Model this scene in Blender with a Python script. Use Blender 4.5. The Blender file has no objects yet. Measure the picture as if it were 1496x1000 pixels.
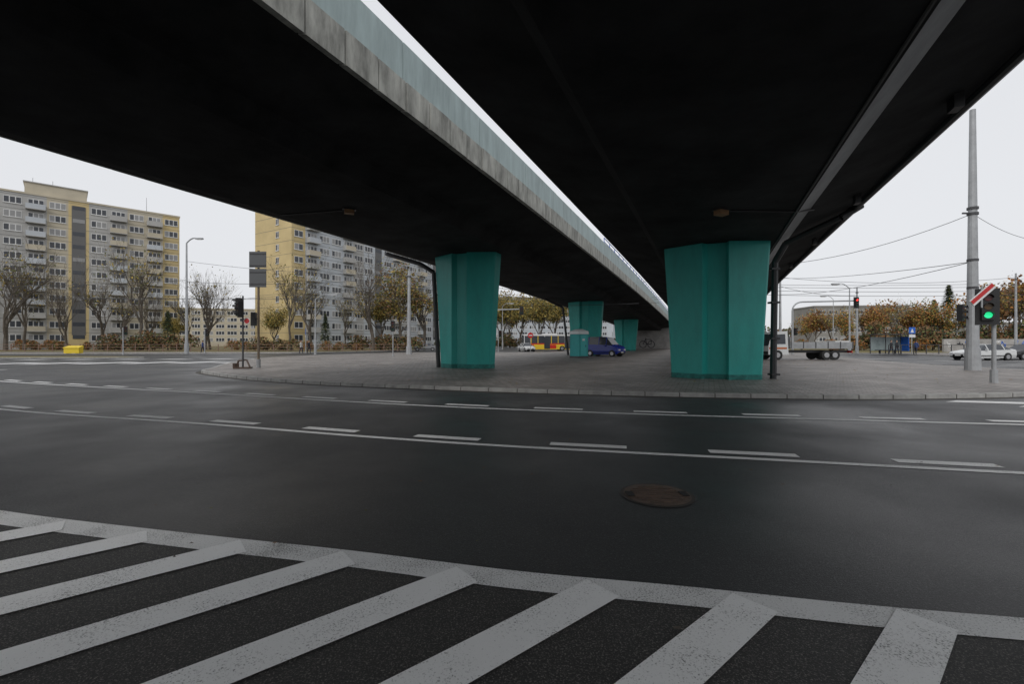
import bpy, math, random
from mathutils import Vector, Matrix
random.seed(7)
scene=bpy.context.scene
R=math.radians
# ---------------------------------------------------------------- materials
MATS={}
def mat(name,col,rough=0.8,var=0.0,scale=2.0,spec=0.5,metal=0.0,bump=0.0,bscale=30,stretch=(1,1,1),emit=None,estr=0,col2=None,lo=.32,hi=.68):
    if name in MATS: return MATS[name]
    m=bpy.data.materials.new(name); m.use_nodes=True
    nt=m.node_tree; N=nt.nodes; L=nt.links
    b=N["Principled BSDF"]
    b.inputs["Roughness"].default_value=rough
    b.inputs["Metallic"].default_value=metal
    b.inputs["Specular IOR Level"].default_value=spec
    b.inputs["Base Color"].default_value=(*col,1)
    if var>0 or col2 or bump>0:
        tc=N.new("ShaderNodeTexCoord"); mp=N.new("ShaderNodeMapping"); mp.inputs["Scale"].default_value=stretch
        L.new(tc.outputs["Object"],mp.inputs["Vector"])
    if var>0 or col2:
        n=N.new("ShaderNodeTexNoise"); n.inputs["Scale"].default_value=scale; n.inputs["Detail"].default_value=8; n.inputs["Roughness"].default_value=0.65
        L.new(mp.outputs[0],n.inputs["Vector"])
        r=N.new("ShaderNodeValToRGB")
        r.color_ramp.elements[0].position=lo; r.color_ramp.elements[1].position=hi
        c2=col2 if col2 else tuple(min(1,c*(1+var)) for c in col)
        c1=col if col2 else tuple(c*(1-var) for c in col)
        r.color_ramp.elements[0].color=(*c1,1); r.color_ramp.elements[1].color=(*c2,1)
        L.new(n.outputs["Fac"],r.inputs[0]); L.new(r.outputs[0],b.inputs["Base Color"])
    if bump>0:
        n2=N.new("ShaderNodeTexNoise"); n2.inputs["Scale"].default_value=bscale; n2.inputs["Detail"].default_value=4
        L.new(mp.outputs[0],n2.inputs["Vector"])
        bp=N.new("ShaderNodeBump"); bp.inputs["Strength"].default_value=bump; bp.inputs["Distance"].default_value=0.02
        L.new(n2.outputs["Fac"],bp.inputs["Height"]); L.new(bp.outputs[0],b.inputs["Normal"])
    if emit:
        b.inputs["Emission Color"].default_value=(*emit,1); b.inputs["Emission Strength"].default_value=estr
    MATS[name]=m; return m

def asphalt(name,base,grain,grain_amt,gscale,rough,patch=0.25,lo=.5,hi=.66,bump=.6):
    m=bpy.data.materials.new(name); m.use_nodes=True
    nt=m.node_tree;N=nt.nodes;L=nt.links;b=N["Principled BSDF"]
    tc=N.new("ShaderNodeTexCoord")
    big=N.new("ShaderNodeTexNoise"); big.inputs["Scale"].default_value=0.35; big.inputs["Detail"].default_value=6
    L.new(tc.outputs["Object"],big.inputs["Vector"])
    r1=N.new("ShaderNodeValToRGB"); r1.color_ramp.elements[0].position=.3; r1.color_ramp.elements[1].position=.72
    r1.color_ramp.elements[0].color=(*[c*(1-patch) for c in base],1); r1.color_ramp.elements[1].color=(*[c*(1+patch) for c in base],1)
    L.new(big.outputs["Fac"],r1.inputs[0])
    f=N.new("ShaderNodeTexNoise"); f.inputs["Scale"].default_value=gscale; f.inputs["Detail"].default_value=3; f.inputs["Roughness"].default_value=.75
    L.new(tc.outputs["Object"],f.inputs["Vector"])
    r2=N.new("ShaderNodeValToRGB"); r2.color_ramp.elements[0].position=lo; r2.color_ramp.elements[1].position=hi
    r2.color_ramp.elements[0].color=(0,0,0,1); r2.color_ramp.elements[1].color=(grain_amt,)*3+(1,)
    L.new(f.outputs["Fac"],r2.inputs[0])
    mx=N.new("ShaderNodeMix"); mx.data_type='RGBA'
    L.new(r2.outputs[0],mx.inputs["Factor"]); L.new(r1.outputs[0],mx.inputs["A"]); mx.inputs["B"].default_value=(*grain,1)
    L.new(mx.outputs["Result"],b.inputs["Base Color"])
    r3=N.new("ShaderNodeMapRange"); r3.inputs["From Min"].default_value=.35; r3.inputs["From Max"].default_value=.65
    r3.inputs["To Min"].default_value=rough-.13; r3.inputs["To Max"].default_value=rough+.13
    L.new(big.outputs["Fac"],r3.inputs["Value"]); L.new(r3.outputs[0],b.inputs["Roughness"])
    bp=N.new("ShaderNodeBump"); bp.inputs["Strength"].default_value=bump; bp.inputs["Distance"].default_value=.010
    L.new(f.outputs["Fac"],bp.inputs["Height"]); L.new(bp.outputs[0],b.inputs["Normal"])
    MATS[name]=m; return m

def paint_mat(name,col,dark,gscale,lo,hi,wear=.4):
    m=bpy.data.materials.new(name); m.use_nodes=True
    nt=m.node_tree;N=nt.nodes;L=nt.links;b=N["Principled BSDF"]
    tc=N.new("ShaderNodeTexCoord")
    f=N.new("ShaderNodeTexNoise"); f.inputs["Scale"].default_value=gscale; f.inputs["Detail"].default_value=4; f.inputs["Roughness"].default_value=.75
    L.new(tc.outputs["Object"],f.inputs["Vector"])
    g=N.new("ShaderNodeTexNoise"); g.inputs["Scale"].default_value=2.3; g.inputs["Detail"].default_value=6
    L.new(tc.outputs["Object"],g.inputs["Vector"])
    ad=N.new("ShaderNodeMath"); ad.operation='MULTIPLY_ADD'; ad.inputs[1].default_value=wear
    L.new(g.outputs["Fac"],ad.inputs[0]); L.new(f.outputs["Fac"],ad.inputs[2])
    r=N.new("ShaderNodeValToRGB"); r.color_ramp.elements[0].position=lo; r.color_ramp.elements[1].position=hi
    r.color_ramp.elements[0].color=(*col,1); r.color_ramp.elements[1].color=(*dark,1)
    L.new(ad.outputs[0],r.inputs[0]); L.new(r.outputs[0],b.inputs["Base Color"])
    b.inputs["Roughness"].default_value=.7
    bp=N.new("ShaderNodeBump"); bp.inputs["Strength"].default_value=.45; bp.inputs["Distance"].default_value=.008
    L.new(f.outputs["Fac"],bp.inputs["Height"]); L.new(bp.outputs[0],b.inputs["Normal"])
    MATS[name]=m; return m

def paver_mat(name):
    m=bpy.data.materials.new(name); m.use_nodes=True
    nt=m.node_tree;N=nt.nodes;L=nt.links;b=N["Principled BSDF"]
    tc=N.new("ShaderNodeTexCoord"); mp=N.new("ShaderNodeMapping"); mp.inputs["Rotation"].default_value=(0,0,R(23.4))
    L.new(tc.outputs["Object"],mp.inputs["Vector"])
    br=N.new("ShaderNodeTexBrick"); br.inputs["Scale"].default_value=1.0
    br.inputs["Brick Width"].default_value=.34; br.inputs["Row Height"].default_value=.26; br.inputs["Mortar Size"].default_value=.016
    br.inputs["Color1"].default_value=(.19,.178,.168,1); br.inputs["Color2"].default_value=(.30,.28,.265,1); br.inputs["Mortar"].default_value=(.10,.09,.085,1)
    L.new(mp.outputs[0],br.inputs["Vector"])
    n=N.new("ShaderNodeTexNoise"); n.inputs["Scale"].default_value=.4; n.inputs["Detail"].default_value=9; n.inputs["Roughness"].default_value=.7
    L.new(tc.outputs["Object"],n.inputs["Vector"])
    r=N.new("ShaderNodeValToRGB"); r.color_ramp.elements[0].position=.35; r.color_ramp.elements[1].position=.65
    r.color_ramp.elements[0].color=(.55,.53,.51,1); r.color_ramp.elements[1].color=(1.15,1.12,1.1,1)
    L.new(n.outputs["Fac"],r.inputs[0])
    mx=N.new("ShaderNodeMix"); mx.data_type='RGBA'; mx.blend_type='MULTIPLY'; mx.inputs["Factor"].default_value=1
    L.new(br.outputs["Color"],mx.inputs["A"]); L.new(r.outputs[0],mx.inputs["B"]); L.new(mx.outputs["Result"],b.inputs["Base Color"])
    b.inputs["Roughness"].default_value=.55
    bp=N.new("ShaderNodeBump"); bp.inputs["Strength"].default_value=.35; bp.inputs["Distance"].default_value=.01; bp.invert=True
    L.new(br.outputs["Fac"],bp.inputs["Height"]); L.new(bp.outputs[0],b.inputs["Normal"])
    MATS[name]=m; return m

# ---------------------------------------------------------------- mesh builder
class MB:
    def __init__(s): s.v=[]; s.f=[]; s.mi=[]; s.mats=[]
    def m(s,mt):
        if mt not in s.mats: s.mats.append(mt)
        return s.mats.index(mt)
    def face(s,pts,mt):
        i=len(s.v); s.v+= [tuple(p) for p in pts]; s.f.append(tuple(range(i,i+len(pts)))); s.mi.append(s.m(mt))
    def obox(s,o,ax,ay,a0,a1,b0,b1,z0,z1,mt):
        o=Vector(o);ax=Vector(ax);ay=Vector(ay);i=len(s.v)
        for z in (z0,z1):
            for a,b in ((a0,b0),(a1,b0),(a1,b1),(a0,b1)):
                p=o+ax*a+ay*b; s.v.append((p.x,p.y,o.z+z))
        k=s.m(mt)
        for q in ((3,2,1,0),(4,5,6,7),(0,1,5,4),(1,2,6,5),(2,3,7,6),(3,0,4,7)):
            s.f.append(tuple(i+j for j in q)); s.mi.append(k)
    def box(s,c,sz,mt,rz=0):
        ca,sa=math.cos(rz),math.sin(rz)
        s.obox((c[0],c[1],c[2]),(ca,sa,0),(-sa,ca,0),-sz[0]/2,sz[0]/2,-sz[1]/2,sz[1]/2,-sz[2]/2,sz[2]/2,mt)
    def cyl(s,p0,p1,r0,r1,mt,n=8,caps=True):
        p0=Vector(p0);p1=Vector(p1);d=(p1-p0)
        if d.length<1e-6:return
        d.normalize(); up=Vector((0,0,1)) if abs(d.z)<.95 else Vector((1,0,0))
        a=d.cross(up).normalized(); b=d.cross(a); i=len(s.v)
        for p,r in ((p0,r0),(p1,r1)):
            for k in range(n):
                t=2*math.pi*k/n; q=p+a*(r*math.cos(t))+b*(r*math.sin(t)); s.v.append(tuple(q))
        k0=s.m(mt)
        for k in range(n):
            s.f.append((i+k,i+(k+1)%n,i+n+(k+1)%n,i+n+k)); s.mi.append(k0)
        if caps:
            s.f.append(tuple(i+k for k in range(n))[::-1]); s.mi.append(k0)
            s.f.append(tuple(i+n+k for k in range(n))); s.mi.append(k0)
    def tube(s,pts,r,mt,n=6):
        for a,b in zip(pts[:-1],pts[1:]): s.cyl(a,b,r,r,mt,n)
    def sphere(s,c,r,mt,nu=10,nv=6,sc=(1,1,1)):
        i=len(s.v);k=s.m(mt)
        for a in range(nv+1):
            ph=math.pi*a/nv
            for b in range(nu):
                th=2*math.pi*b/nu
                s.v.append((c[0]+r*sc[0]*math.sin(ph)*math.cos(th),c[1]+r*sc[1]*math.sin(ph)*math.sin(th),c[2]+r*sc[2]*math.cos(ph)))
        for a in range(nv):
            for b in range(nu):
                s.f.append((i+a*nu+b,i+(a+1)*nu+b,i+(a+1)*nu+(b+1)%nu,i+a*nu+(b+1)%nu)); s.mi.append(k)
    def build(s,name,loc=(0,0,0),rz=0,smooth=False,bevel=0):
        me=bpy.data.meshes.new(name); me.from_pydata(s.v,[],s.f)
        for mt in s.mats: me.materials.append(mt)
        me.polygons.foreach_set("material_index",s.mi)
        if smooth: me.polygons.foreach_set("use_smooth",[True]*len(me.polygons))
        me.update()
        o=bpy.data.objects.new(name,me); scene.collection.objects.link(o)
        o.location=loc; o.rotation_euler=(0,0,rz)
        if bevel:
            md=o.modifiers.new("bevel",'BEVEL'); md.width=bevel; md.segments=2; md.limit_method='ANGLE'
        return o
def inst(o,name,loc,rz=0,sc=1):
    q=bpy.data.objects.new(name,o.data); scene.collection.objects.link(q); q.location=loc; q.rotation_euler=(0,0,rz); q.scale=(sc,sc,sc) if not isinstance(sc,tuple) else sc; return q

def catmull(P,n=10,closed=False):
    out=[];N=len(P)
    rng=range(N) if closed else range(N-1)
    for i in rng:
        if closed: p0,p1,p2,p3=P[(i-1)%N],P[i],P[(i+1)%N],P[(i+2)%N]
        else: p0,p1,p2,p3=P[max(i-1,0)],P[i],P[i+1],P[min(i+2,N-1)]
        for k in range(n):
            t=k/n
            out.append(tuple(.5*((2*p1[j])+(-p0[j]+p2[j])*t+(2*p0[j]-5*p1[j]+4*p2[j]-p3[j])*t*t+(-p0[j]+3*p1[j]-3*p2[j]+p3[j])*t**3) for j in (0,1)))
    if not closed: out.append(tuple(P[-1][:2]))
    return out
def offs(pl,d):
    out=[]
    for i,p in enumerate(pl):
        a=pl[max(i-1,0)];b=pl[min(i+1,len(pl)-1)]
        t=Vector((b[0]-a[0],b[1]-a[1])); t.normalize()
        out.append((p[0]-t.y*d,p[1]+t.x*d))
    return out
def stripe(b,pl,w,z,mt):
    l=offs(pl,w/2);r=offs(pl,-w/2)
    for i in range(len(pl)-1):
        b.face([(r[i][0],r[i][1],z),(r[i+1][0],r[i+1][1],z),(l[i+1][0],l[i+1][1],z),(l[i][0],l[i][1],z)],mt)
def resample(pl,step):
    out=[pl[0]];acc=0
    for a,b in zip(pl[:-1],pl[1:]):
        d=math.dist(a,b);pos=0
        while acc+(d-pos)>=step:
            pos+=step-acc;acc=0;t=pos/d
            out.append((a[0]+(b[0]-a[0])*t,a[1]+(b[1]-a[1])*t))
        acc+=d-pos
    return out
def dashes(b,pl,w,z,mt,L,period,anchor):
    q=resample(pl,.1); k=min(range(len(q)),key=lambda i:math.dist(q[i],anchor)); n=int(round(period/.1)); h=int(round(L/.2))
    c=k%n
    while c<len(q):
        a=max(c-h,0);e=min(c+h,len(q)-1)
        if e-a>3: stripe(b,q[a:e+1:1],w,z,mt)
        c+=n

# ---------------------------------------------------------------- palette
M_asph=asphalt("asphalt_damp",(.021,.021,.022),(.17,.17,.175),.6,85,.46,lo=.53,hi=.70,bump=.55)
M_asphc=asphalt("asphalt_coarse",(.020,.0195,.019),(.26,.245,.22),.8,95,.65,lo=.53,hi=.68,bump=.8)
M_white=paint_mat("road_paint_worn",(.86,.865,.86),(.10,.10,.10),80,.77,.91)
M_band=paint_mat("road_paint_band",(.74,.745,.74),(.08,.08,.08),80,.72,.86)
M_line=paint_mat("road_line_paint",(.72,.72,.71),(.10,.10,.10),60,.76,.96)
M_pav=paver_mat("paving_slabs")
M_kerb=mat("kerb_stone",(.34,.335,.32),.8,.25,3)
M_grass=mat("grass_leaves",(.08,.10,.03),.95,scale=1.2,col2=(.20,.13,.05))
M_ground=mat("far_ground",(.09,.09,.085),.9,.25,.3)
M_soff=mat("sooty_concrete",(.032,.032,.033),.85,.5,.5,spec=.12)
M_weblit=mat("web_concrete_lit",(.32,.325,.33),.8,.3,.8,spec=.2,stretch=(.3,.3,2))  # deck concrete with the side light on the web put into a lighter grey
M_edge=mat("edge_beam_concrete",(.34,.34,.31),.85,.5,1.3,stretch=(2,2,.6),bump=.3)
M_panel=mat("parapet_panel_paint",(.34,.42,.42),.6,.2,1.2,stretch=(2,2,.4))
M_black=mat("black_gap",(.012,.012,.012),.8)
M_teal=mat("teal_paint",(.018,.35,.31),.45,.13,.9,stretch=(2.0,2.0,.6),bump=.2,bscale=10)
M_tealseam=mat("teal_seam",(.012,.17,.15),.6)
M_stain=mat("teal_base_stain",(.03,.19,.17),.8,.5,3)
M_pipe=mat("pipe_dark",(.03,.03,.032),.5)
M_steel=mat("galvanised_steel",(.36,.37,.38),.55,.15,2,metal=.2)
M_darkst=mat("dark_steel",(.06,.06,.065),.5)
M_blk=mat("signal_black",(.015,.015,.016),.45)
M_glass=mat("window_glass",(.05,.055,.065),.12)
M_glass2=mat("window_curtain",(.28,.28,.28),.4)
M_frame=mat("window_frame_white",(.66,.66,.65),.6)
M_wallg=mat("render_grey",(.42,.415,.40),.9,.1,.25)
M_wallb=mat("render_beige",(.50,.45,.35),.9,.1,.25)
M_wally=mat("render_yellow",(.58,.46,.24),.9,.1,.25)
M_wallw=mat("render_pale",(.48,.51,.54),.9,.08,.25)
M_wallr=mat("office_grey_render",(.26,.25,.235),.9,.12,.3)
M_recess=mat("stair_recess",(.14,.14,.14),.8)
M_bark=mat("bark",(.11,.093,.075),.95,.3,3)
M_lY=mat("leaf_yellow",(.34,.25,.06),.8); M_lG=mat("leaf_olive",(.13,.14,.045),.8); M_lB=mat("leaf_brown",(.20,.105,.045),.8)
M_lD=mat("leaf_dark_green",(.03,.05,.025),.8); M_lO=mat("leaf_orange",(.36,.15,.035),.8)
M_tyre=mat("tyre",(.02,.02,.02),.8); M_hub=mat("hubcap",(.4,.4,.41),.35,metal=.6)
M_red=mat("red_paint",(.5,.02,.02),.4); M_wp=mat("white_enamel",(.7,.7,.7),.35); M_yel=mat("yellow_paint",(.75,.55,.03),.4)
M_blue=mat("blue_paint",(.012,.03,.26),.25); M_bsign=mat("blue_sign",(.02,.12,.5),.4)
M_tl=mat("tail_lamp",(.4,.01,.01),.3); M_hl=mat("head_lamp",(.7,.7,.72),.15)
M_rust=mat("cast_iron_rust",(.095,.062,.045),.5,.45,9,bump=.6,bscale=60)
M_amber=mat("amber_lens",(.30,.17,.08),.6)
M_signb=mat("sign_back_grey",(.10,.105,.11),.6)
M_mud=mat("gutter_silt",(.055,.05,.042),.8,.5,2)

# ---------------------------------------------------------------- ground
b=MB(); b.face([(-900,-300,0),(900,-300,0),(900,1200,0),(-900,1200,0)],M_ground); b.build("ground")
b=MB(); b.face([(-160,-60,.004),(160,-60,.004),(160,64,.004),(70,64,.004),(70,120,.004),(-30,120,.004),(-30,64,.004),(-160,64,.004)],M_asph); b.build("asphalt_road")
isl=[(-17.9,27.5),(-16.6,24.6),(-14.6,22.6),(-12.7,21),(-10,19.1),(-6.45,17.3),(-1.1,15.4),(3.2,14.2),(7.1,13.5),(11.1,13.3),(16,14),(21,15.8),(25.5,18.8),(28,23),(28.2,29),(29.5,36),(33,45),(42,66),(62,112),(40,125),(20,112),(10,78),(1,67),(-15,66),(-24,50),(-21.5,36)]
isl=catmull(isl,8,True)
n=len(isl)
def ring_off(pl,d):
    out=[];n=len(pl)
    for i in range(n):
        a=pl[i-1];c=pl[(i+1)%n];t=Vector((c[0]-a[0],c[1]-a[1])).normalized(); out.append((pl[i][0]+t.y*d,pl[i][1]-t.x*d))
    return out
b=MB(); b.face([(x,y,.12) for x,y in isl],M_pav)
out=ring_off(isl,.17)
for i in range(n):
    j=(i+1)%n
    b.face([(isl[i][0],isl[i][1],.126),(out[i][0],out[i][1],.126),(out[j][0],out[j][1],.126),(isl[j][0],isl[j][1],.126)],M_kerb)
    b.face([(out[i][0],out[i][1],.126),(out[i][0],out[i][1],0),(out[j][0],out[j][1],0),(out[j][0],out[j][1],.126)],M_kerb)
    b.face([(isl[i][0],isl[i][1],.12),(isl[i][0],isl[i][1],.126),(isl[j][0],isl[j][1],.126),(isl[j][0],isl[j][1],.12)],M_kerb)
kj=resample(out+[out[0]],1.0)
for i in range(1,len(kj)-1):
    t=Vector((kj[i+1][0]-kj[i-1][0],kj[i+1][1]-kj[i-1][1])).normalized()
    b.obox((kj[i][0],kj[i][1],0),(t.x,t.y,0),(-t.y,t.x,0),-.012,.012,-.006,.17,.0,.129,M_mud)
b.build("paved_traffic_island")
b=MB(); stripe(b,ring_off(isl,.30)[:110],.25,.0085,M_mud); b.build("gutter_silt")
def slab(name,poly,z,mt):
    b=MB(); b.face([(x,y,z) for x,y in poly],mt)
    for i in range(len(poly)):
        a=poly[i];c=poly[(i+1)%len(poly)]
        b.face([(a[0],a[1],z),(a[0],a[1],0),(c[0],c[1],0),(c[0],c[1],z)],M_kerb)
    return b.build(name)
slab("pavement",[(-200,56),(-60,62),(-32,66),(-30,70),(-200,70)],.11,M_pav)
slab("grass_verge",[(-260,70.01),(-30,70.01),(-14,92),(-5,150),(-5,400),(-260,400)],.13,M_grass)
slab("grass_verge",[(-110,43.5),(-60,44.5),(-41,46),(-38,47),(-42,49),(-60,50.5),(-110,51)],.12,M_grass)
slab("grass_verge",[(36,64),(300,64),(300,400),(75,400),(60,118)],.13,M_grass)
slab("pavement",[(50,50),(180,50),(180,63.9),(52,63.9)],.11,M_pav)

# road markings
b=MB()
A=catmull([(-30,19.5),(-20,14.7),(-12.6,11.17),(-6.15,9.13),(-3.0,8.06),(-.53,7.31),(1.56,6.81),(3.39,6.41),(5.0,6.03),(6.42,5.71),(9.5,5.05),(16,4.0)],8)
stripe(b,A,.13,.009,M_line); dashes(b,offs(A,.34),.2,.009,M_line,1.15,2.4,(-1.17,7.77))
B=catmull([(-40,29),(-30,23.5),(-21.5,19.1),(-9.8,14.6),(-2.65,11.9),(2.4,10.5),(6.6,9.7),(10.2,9.05),(18,7.9),(30,7)],8)
stripe(b,B,.14,.009,M_line); dashes(b,offs(B,.42),.21,.009,M_line,1.2,2.4,(-1.16,11.9))
for k in range(8):
    b.face([(-46+k*3.2,31.5+.6*k,.009),(-44.6+k*3.2,31.5+.6*k,.009),(-43.2+k*3.2,35+.6*k,.009),(-44.6+k*3.2,35+.6*k,.009)],M_line)
for k in range(9):
    b.face([(-58+k*4.,40+.5*k,.009),(-55.5+k*4.,40+.5*k,.009),(-54.5+k*4.,41+.5*k,.009),(-57+k*4.,41+.5*k,.009)],M_line)
for k in range(4):
    b.face([(11.9+k*.95,12.5-k*.95,.0095),(12.5+k*.95,12.8-k*.95,.0095),(17.2+k*.95,11.6-k*.95,.0095),(16.6+k*.95,11.2-k*.95,.0095)],M_line)
for k in range(10):
    b.face([(31+k*1.3,30+.9*k,.009),(31.6+k*1.3,30+.9*k,.009),(36.5+k*1.3,28.8+.9*k,.009),(35.9+k*1.3,28.8+.9*k,.009)],M_line)
stripe(b,[(31,38),(50,40),(80,44)],.25,.0095,M_line); stripe(b,[(34,44),(60,48),(90,49.5)],.25,.0095,M_line)
stripe(b,[(-90,38),(-50,37),(-28,36)],.25,.0085,M_line); stripe(b,[(-90,27),(-50,26),(-30,27)],.2,.0085,M_line)
b.build("lane_markings")
# hatched area
Hc=catmull([(-9,5.6),(-6.6,4.82),(-4.79,4.26),(-2.84,3.8),(-1.29,3.465),(.01,3.147),(1.116,2.945),(2.07,2.747),(2.93,2.604),(4.6,2.36),(7,2.1)],8)
b=MB(); low=offs(Hc,-.05)
for i in range(len(low)-1):
    b.face([(low[i][0],low[i][1],.008),(low[i][0],low[i][1]-6,.008),(low[i+1][0],low[i+1][1]-6,.008),(low[i+1][0],low[i+1][1],.008)],M_asphc)
b.build("asphalt_hatched_area")
b=MB(); stripe(b,Hc,.235,.012,M_band)
d=Vector((-.77,-.64)).normalized(); nn=Vector((-d.y,d.x))
for k in range(-3,13):
    x=-4.06+.922*(k)
    j=min(range(len(Hc)),key=lambda i:abs(Hc[i][0]-x)); p=Vector((x,Hc[j][1]-.05)); w=.137
    a=p-d*.07; c=p+d*5
    b.face([(*(a+nn*w),.016),(*(c+nn*w),.016),(*(c-nn*w),.016),(*(a-nn*w),.016)],M_white)
b.build("hatching_markings")
# manhole
b=MB(); cx,cy=1.56,4.9
def disc(b,cx,cy,r,z,mt,n=40): b.face([(cx+r*math.cos(2*math.pi*k/n),cy+r*math.sin(2*math.pi*k/n),z) for k in range(n)],mt)
disc(b,cx,cy,.385,.010,mat("manhole_rim",(.05,.043,.038),.6)); disc(b,cx,cy,.35,.014,M_rust)
for k in range(-4,5):
    l=math.sqrt(.28**2-(k*.06)**2) if abs(k*.06)<.28 else 0
    if l>0.03:b.box((cx,cy+k*.06,.016),(2*l,.018,.008),M_rust)
for s in(-1,1): b.box((cx+s*.29,cy,.0215),(.075,.15,.004),M_black)
b.build("manhole_cover")

# ---------------------------------------------------------------- flyover decks
SL=.433
ax=Vector((SL,1,0)).normalized(); nx=Vector((ax.y,-ax.x,0))
def prof(z0,a):
    def f(Y):
        if Y<0:return z0
        if Y<106:return z0-a*Y*Y
        return z0-a*106*106-2*a*106*(Y-106)
    return f
def sweep(b,x0,f,sec,ys,mts,close=True):
    m=len(sec)
    for ya,yb in zip(ys[:-1],ys[1:]):
        for i in range(m if close else m-1):
            j=(i+1)%m
            P=lambda s,y:(x0+SL*y+s[0],y,f(y)+s[1])
            b.face([P(sec[i],ya),P(sec[j],ya),P(sec[j],yb),P(sec[i],yb)],mts[i])
    for y in (ys[0],ys[-1]): b.face([(x0+SL*y+s[0],y,f(y)+s[1]) for s in sec],M_soff)
ys=[-110,-60,-30,-10,0,8,16,24,32,40,48,56,64,72,80,88,96,104,112,125,140,160]
fL=prof(6.95,.000233); xL=-14.4
b=MB()
sec=[(-3.2,0),(3.0,0),(3.5,.5),(6.25,.85),(6.25,2.6),(5.95,2.6),(5.95,1.6),(-6.2,1.6),(-6.2,2.6),(-6.5,2.6),(-6.5,.85),(-3.7,.5)]
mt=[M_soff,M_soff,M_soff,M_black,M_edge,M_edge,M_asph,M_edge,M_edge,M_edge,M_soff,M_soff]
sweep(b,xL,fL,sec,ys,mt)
def units(b,x0,f,side,y0,y1,step,gap,zb,zt,t0,t1,mt):
    y=y0; rr=random.Random(2)
    while y<y1:
        a=y+gap/2;c=y+step-gap/2; j=rr.uniform(0,.03)
        P=lambda o,yy,z:(x0+SL*yy+side*o,yy,f(yy)+z)
        i=len(b.v)
        b.v+= [P(t0,a,zb),P(t1+j,a,zb),P(t1+j,c,zb),P(t0,c,zb),P(t0,a,zt),P(t1+j,a,zt),P(t1+j,c,zt),P(t0,c,zt)]
        k=b.m(mt)
        for q in ((3,2,1,0),(4,5,6,7),(0,1,5,4),(1,2,6,5),(2,3,7,6),(3,0,4,7)):
            b.f.append(tuple(i+j2 for j2 in q)); b.mi.append(k)
        y+=step
units(b,xL,fL,1,-20,110,1.0,.05,.83,1.60,6.252,6.41,M_edge)
units(b,xL,fL,1,-20,110,4.0,.03,1.63,2.66,6.252,6.32,M_panel)
units(b,xL,fL,-1,-40,110,4.0,.03,.83,2.6,6.502,6.6,M_edge)
for y in range(36,110,2):
    x=xL+SL*y+6.1; b.cyl((x,y,fL(y)+2.6),(x,y,fL(y)+3.25),.03,.03,M_bsign,5)
pts=[(xL+SL*y+6.1,y,fL(y)+3.25) for y in range(36,112,4)]; b.tube(pts,.035,M_bsign,5)
pts=[(p[0],p[1],p[2]-.3) for p in pts]; b.tube(pts,.025,M_bsign,5)
def fixture(b,x,y,z):
    b.box((x,y,z-.09),(.36,.26,.16),M_amber,.4)
    b.box((x,y,z-.01),(.5,.3,.03),M_pipe,.4)
fixture(b,-6.4,17.9,fL(18))
b.tube([(-6.4,17.9,fL(18)-.03),(-8.2,18.3,fL(18)-.03),(-9.4,18.6,fL(18.6)-.03),(-10.1,18.6,fL(18)+.42)],.03,M_pipe,5)
b.build("flyover_deck")
fR=prof(5.84,.00028); xR=.28
b=MB()
sec=[(-2.55,0),(2.55,0),(3.1,.33),(5.15,.85),(5.15,2.4),(4.9,2.4),(4.9,1.6),(-4.9,1.6),(-4.9,2.4),(-5.15,2.4),(-5.15,.85),(-2.95,.42)]
mt=[M_soff,M_weblit,M_soff,M_edge,M_edge,M_edge,M_asph,M_edge,M_edge,M_edge,M_soff,M_soff]
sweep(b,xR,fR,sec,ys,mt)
b.tube([(xR+SL*y+5.0,y,fR(y)+.70) for y in range(-10,62,4)],.09,M_pipe,8)
b.tube([(xR+SL*y+2.45,y,fR(y)-.03) for y in range(-10,62,4)],.03,M_pipe,6)
for y in range(3,60,6):
    b.box((xR+SL*y+4.6,y,fR(y)+.58),(.16,.3,.3),M_pipe,-.4)
fixture(b,xR+SL*14.2+.1,14.2,fR(14.2))
b.tube([(xR+SL*14.2+.1,14.2,fR(14.2)-.03),(xR+SL*14.2+2.5,14.3,fR(14.3)-.03),(xR+SL*15+3.3,15.2,fR(15)+.3)],.03,M_pipe,5)
b.build("flyover_deck")

def pillar(name,x,y,ztop,wb,wt,M=M_teal):
    b=MB(); lv=[0,.06,.3,.55,.8,1.0]
    def ring(t,g=0):
        w=wb+(wt-wb)*(t**1.15)+g; dp=1.0+g
        side=[(-w,-.34),(-w+.06,-.42-g),(-.50,-dp),(-.30,-dp+.26),(.42,-dp+.26),(.50,-dp),(w-.06,-.42-g),(w,-.34)]
        r=side+[(-p[0],-p[1]) for p in side]
        return [Vector((x,y,0))+nx*p[0]+ax*p[1]+Vector((0,0,.1+t*(ztop-.1+.03))) for p in r]
    rings=[ring(t) for t in lv]
    for k,(r0,r1) in enumerate(zip(rings[:-1],rings[1:])):
        m=len(r0)
        for i in range(m): b.face([r0[i],r0[(i+1)%m],r1[(i+1)%m],r1[i]],M)
    r0=ring(0,.012); r1=ring(.04,.012)
    for i in range(len(r0)): b.face([r0[i],r0[(i+1)%len(r0)],r1[(i+1)%len(r0)],r1[i]],M_stain)
    return b.build(name)
pillar("teal_bridge_pillar",-2.65,27.1,fL(27.1),1.62,2.05)
pillar("teal_bridge_pillar",8.6,53,fL(53),1.62,2.05)
pillar("teal_bridge_pillar",19.8,79,fL(79),1.62,2.05)
pillar("teal_bridge_pillar",8.7,19.5,fR(19.4),1.74,2.05)
pillar("teal_bridge_pillar",20.1,45.6,fR(45.6),1.74,2.05)
pillar("teal_bridge_pillar",31.4,72,fR(72),1.74,2.05)
pillar("teal_bridge_pillar",-14.4-.433*8,-8,fL(0),1.62,2.05)
M_abut=mat("abutment_concrete",(.34,.33,.32),.9,.3,.6)
M_graf=mat("graffiti_paint",(.02,.02,.03),.7)
b=MB()
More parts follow.
